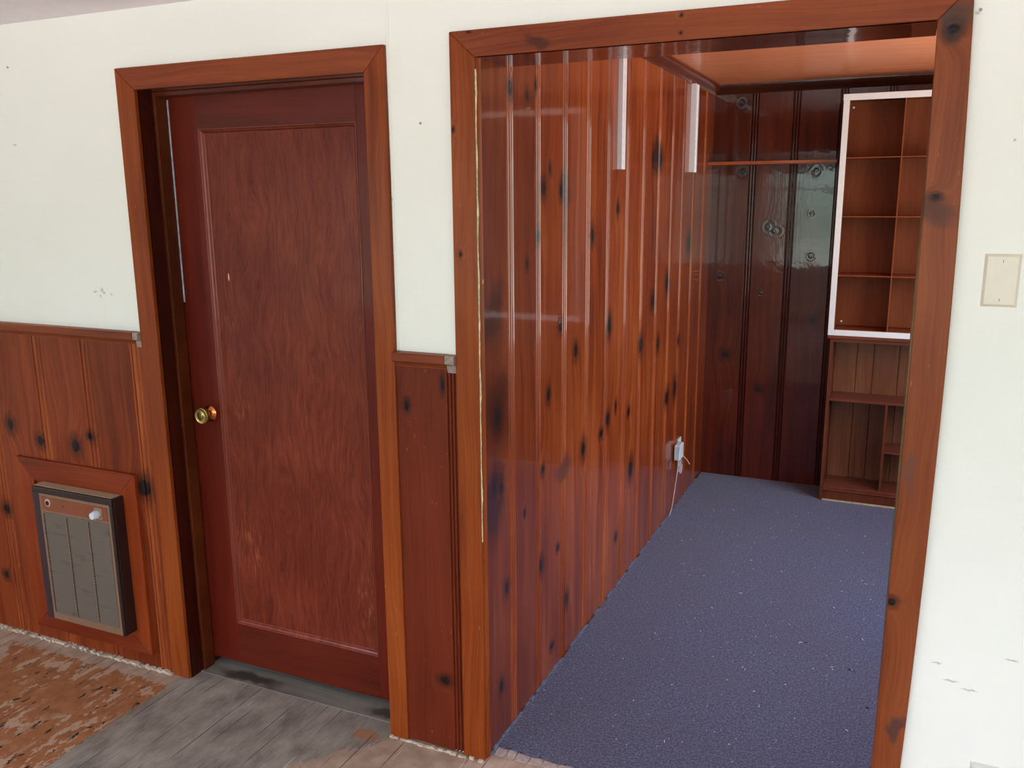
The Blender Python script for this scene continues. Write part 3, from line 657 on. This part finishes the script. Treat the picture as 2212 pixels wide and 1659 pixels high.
# ------------------------------------------------------------------ floating shelf in the nook
o = MB().box(OLI+.0005, 1.884, 2.952, YB-.0005, 1.870, 1.888).build('wall_shelf', 'shelfw', bevel=.002)
tag(o, 'narrow reddish wooden shelf across the nook left of the bookcase', 'shelf')
for i, xx in enumerate((1.205, 1.214, 1.221)):
    pass

# ------------------------------------------------------------------ lower cabinet
LC = empty('open_cabinet', (2.41, 2.97, 0.0), 'low open brown wooden cabinet with dividers in the alcove corner', 'bookcase')
X0, X1, YF = 1.917, 2.90, 2.85
MB().box(X0, X0+.016, YF, 3.075, .002, .935).build('side_panel', 'cabv', LC, bevel=.001)
MB().box(X1-.016, X1, YF, 3.075, .002, .935).build('side_panel', 'cabv', LC, bevel=.001)
MB().box(X0-.014, X1+.01, YF-.014, 3.075, .935, .952).build('top', 'cabh', LC, bevel=.003)
MB().box(X0+.016, X1-.016, YF+.001, YF+.012, .915, .935).build('top_rail', 'cabh', LC, bevel=.002)
MB().box(X0+.016, X1-.016, YF+.004, 3.055, .585, .599).build('shelf', 'cabh', LC, bevel=.001)
MB().box(X0+.016, X1-.016, YF+.006, 3.055, .082, .096).build('bottom_shelf', 'cabh', LC, bevel=.001)
MB().prism([(YF-.002, .066), (YF-.004, .072), (YF-.001, .076), (YF-.003, .082), (YF-.002, .094), (YF+.006, .096), (YF+.006, .066)], 'X', X0+.016, X1-.016).build('moulding', 'cabh', LC)
MB().box(X0+.016, X1-.016, YF+.002, YF+.016, .016, .068).build('kickboard', 'cabv', LC)
MB().box(X0+.016, X1-.016, YF-.004, YF+.016, .001, .0155).build('base_strip', 'pale', LC)['label'] = 'pale unpainted strip at the floor'
MB().box(2.222, 2.236, YF+.006, 3.055, .096, .585).build('divider', 'cabv', LC, bevel=.001)
MB().box(2.555, 2.569, YF+.006, 3.055, .096, .585).build('divider', 'cabv', LC, bevel=.001)
MB().box(2.236, 2.555, YF+.007, 3.055, .311, .323).build('small_shelf', 'cabh', LC, bevel=.001)
bk = MB(); e = [X0+.016, 2.053, 2.140, 2.271, 2.40, 2.55, 2.70, X1-.016]
for i in range(7):
    bk.t = random.random(); bk.box(e[i]+.001, e[i+1]-.001, 3.056, 3.070, .09, .935)
bk.build('back_boards', 'cabb', LC, bevel=.0015)
MB().box(X0+.016, X1-.016, 3.070, 3.074, .09, .935).build('backing', 'darkhole', LC)
MB().lathe([(0, .006), (.003, .006), (.0055, .0035)], (1.954, 3.0558, 0.085), (0, -1, 0), 16).build('screw', 'screw', LC, smooth=True)['label'] = 'white screw head'

# ------------------------------------------------------------------ upper cubby unit with white front frame
UC = empty('cubby_unit', (2.40, 2.97, .953), 'tall brown cubbyhole unit with white front frame standing on the open cabinet', 'bookcase')
UX0, UX1, UZ0, UZ1 = 1.903, 2.86, .953, 2.208
MB().box(UX0, UX0+.030, YF-.012, YF, UZ0, UZ1-.032).build('front_frame', 'white', UC, bevel=.001)['label'] = 'white painted frame stile'
MB().box(UX1-.030, UX1, YF-.012, YF, UZ0, UZ1-.032).build('front_frame', 'white', UC, bevel=.001)['label'] = 'white painted frame stile'
MB().box(UX0-.002, UX1, YF-.0125, YF, UZ1-.032, UZ1).build('front_frame', 'white', UC, bevel=.001)['label'] = 'white painted frame top rail'
MB().box(UX0+.030, UX1-.030, YF-.012, YF, UZ0, UZ0+.031).build('front_frame', 'white', UC, bevel=.001)['label'] = 'white painted frame bottom rail'
MB().box(UX0+.012, UX0+.026, YF, 3.06, UZ0+.002, UZ1-.01).build('side_panel', 'cub', UC)
MB().box(UX1-.026, UX1-.012, YF, 3.06, UZ0+.002, UZ1-.01).build('side_panel', 'cub', UC)
MB().box(UX0+.026, UX1-.026, YF, 3.06, UZ1-.022, UZ1-.010).build('top', 'cub', UC)
MB().box(UX0+.026, UX1-.026, YF, 3.06, UZ0+.002, UZ0+.028).build('bottom', 'cub', UC)
MB().box(UX0+.026, UX1-.026, 3.05, 3.06, UZ0+.03, UZ1-.022).build('back', 'cub', UC)
for z in (1.889, 1.587, 1.276): MB().box(UX0+.026, UX1-.026, YF+.004, 3.05, z-.003, z+.003).build('shelf', 'cub', UC)
for x in (2.199, 2.500): MB().box(x-.003, x+.003, YF+.003, 3.05, UZ0+.03, UZ1-.022).build('divider', 'cub', UC)
for x, z in ((1.941, 2.158), (1.956, 1.004)):
    MB().lathe([(0, .0062), (.003, .0062), (.0055, .0035)], (x, 3.0498, z), (0, -1, 0), 16).build('screw', 'screw', UC, smooth=True)['label'] = 'white screw head'

# ------------------------------------------------------------------ outlet, adapter, cable
ot = empty('wall_outlet', (OLI, 2.44, .27), 'pale outlet plate low on the knotty pine wall behind a plugged in adapter', 'outlet')
MB().box(OLI, OLI+.007, 2.43, 2.50, .272, .392).build('cover', 'adapt', ot, bevel=.002)
ad = empty('power_adapter', (OLI+.007, 2.36, .28), 'pale blue grey power adapter plugged in low on the pine wall with coiled cord', 'power adapter')
MB().box(OLI+.0075, OLI+.040, 2.330, 2.420, .300, .385).build('body', 'adapt', ad, bevel=.006, seg=3)
cd = MB(); pts = [(OLI+.034, 2.345, .385), (OLI+.038, 2.326, .380), (OLI+.036, 2.322, .33), (OLI+.033, 2.32, .25), (OLI+.026, 2.30, .15), (OLI+.020, 2.27, .05), (OLI+.014, 2.245, .014)]
cd.tube(pts, .0022, 8); cd.build('cord', 'cord', ad, smooth=True)
cc = MB()
for k in range(3):
    cc.tube([(OLI+.020+.006*k+.004*math.sin(t*.4), 2.385+(.030+.006*k)*math.cos(t)*.8, .285-.030+(.030+.005*k)*math.sin(t)) for t in [i*math.pi/10 for i in range(21)]], .0022, 8)
cc.build('cord_coil', 'cord', ad, smooth=True)
st = MB().tube([(OLI+.008, 2.47, .300), (OLI+.03, 2.475, .285), (OLI+.05, 2.48, .262), (OLI+.062, 2.485, .240)], .0032, 8).build('cable_stub', 'tan', smooth=True)
tag(st, 'short pale cable stub sticking out beside the power adapter', 'cable')

# ------------------------------------------------------------------ carpet
m = MB(); N = 90; x0, x1 = OLI+.006, 3.398
fr_ = []
for i in range(N+1):
    x = x0+(x1-x0)*i/N; fr_.append((x, .062+random.uniform(-.004, .004)+.003*math.sin(x*17)))
poly = fr_+[(x1, YB-.002), (2.912, YB-.002), (2.912, 2.845), (1.9155, 2.845), (1.9155, YB-.002), (x0, YB-.002)]
cpt = m.prism(poly, 'Z', .0006, .0075).build('carpet', 'carpet')
tag(cpt, 'slate blue loop carpet covering the alcove floor', 'carpet')
pp = MB(); x = OLI+.012
while x < 1.75:
    w_ = random.uniform(.02, .05); y0 = .030+random.uniform(-.012, .014)
    pp.prism([(x, y0), (x+w_*.8, y0+random.uniform(-.006, .006)), (x+w_, y0+.012), (x+w_*.96, .066), (x-.004, .066)], 'Z', .0006, .0028)
    x += w_
tag(pp.build('torn_paper_strip', 'paper'), 'torn grey backing paper sticking out from the front edge of the carpet', 'paper')
# lint and crumbs on the carpet
lint = MB()
for k in range(110):
    x = random.uniform(1.3, 2.27); y = random.uniform(.15, 2.7); r = random.uniform(.0008, .0022); a = random.uniform(0, 3.1); L = r*random.uniform(.5, 3.0)
    dx, dy = math.cos(a)*L, math.sin(a)*L
    lint.tube([(x-dx, y-dy, .0092), (x, y, .0108), (x+dx, y+dy, .0092)], r*.6, 5)
tag(lint.build('lint', plain('white_lint', (222, 220, 226), .9)), 'scattered white lint and crumbs on the slate carpet', 'lint', kind='stuff')
DK = plain('dark_debris', (26, 20, 24), .8)
for x, y, L, lab in ((2.191, .976, .011, 'largest dark leaf scrap on the carpet near the right jamb'), (2.255, .742, .006, 'small dark scrap on the carpet close to the right casing, nearest the camera'),
                     (2.02, 1.12, .005, 'small dark speck on the carpet left of the largest scrap')):
    o = MB().prism([(x-L, y), (x-L*.3, y+L*.45), (x+L*.6, y+L*.2), (x+L, y-L*.35), (x+L*.2, y-L*.1), (x-L*.5, y-L*.3)], 'Z', .0078, .0105).build('debris_scrap', DK)
    tag(o, lab, 'debris', 'dark scraps on the carpet')
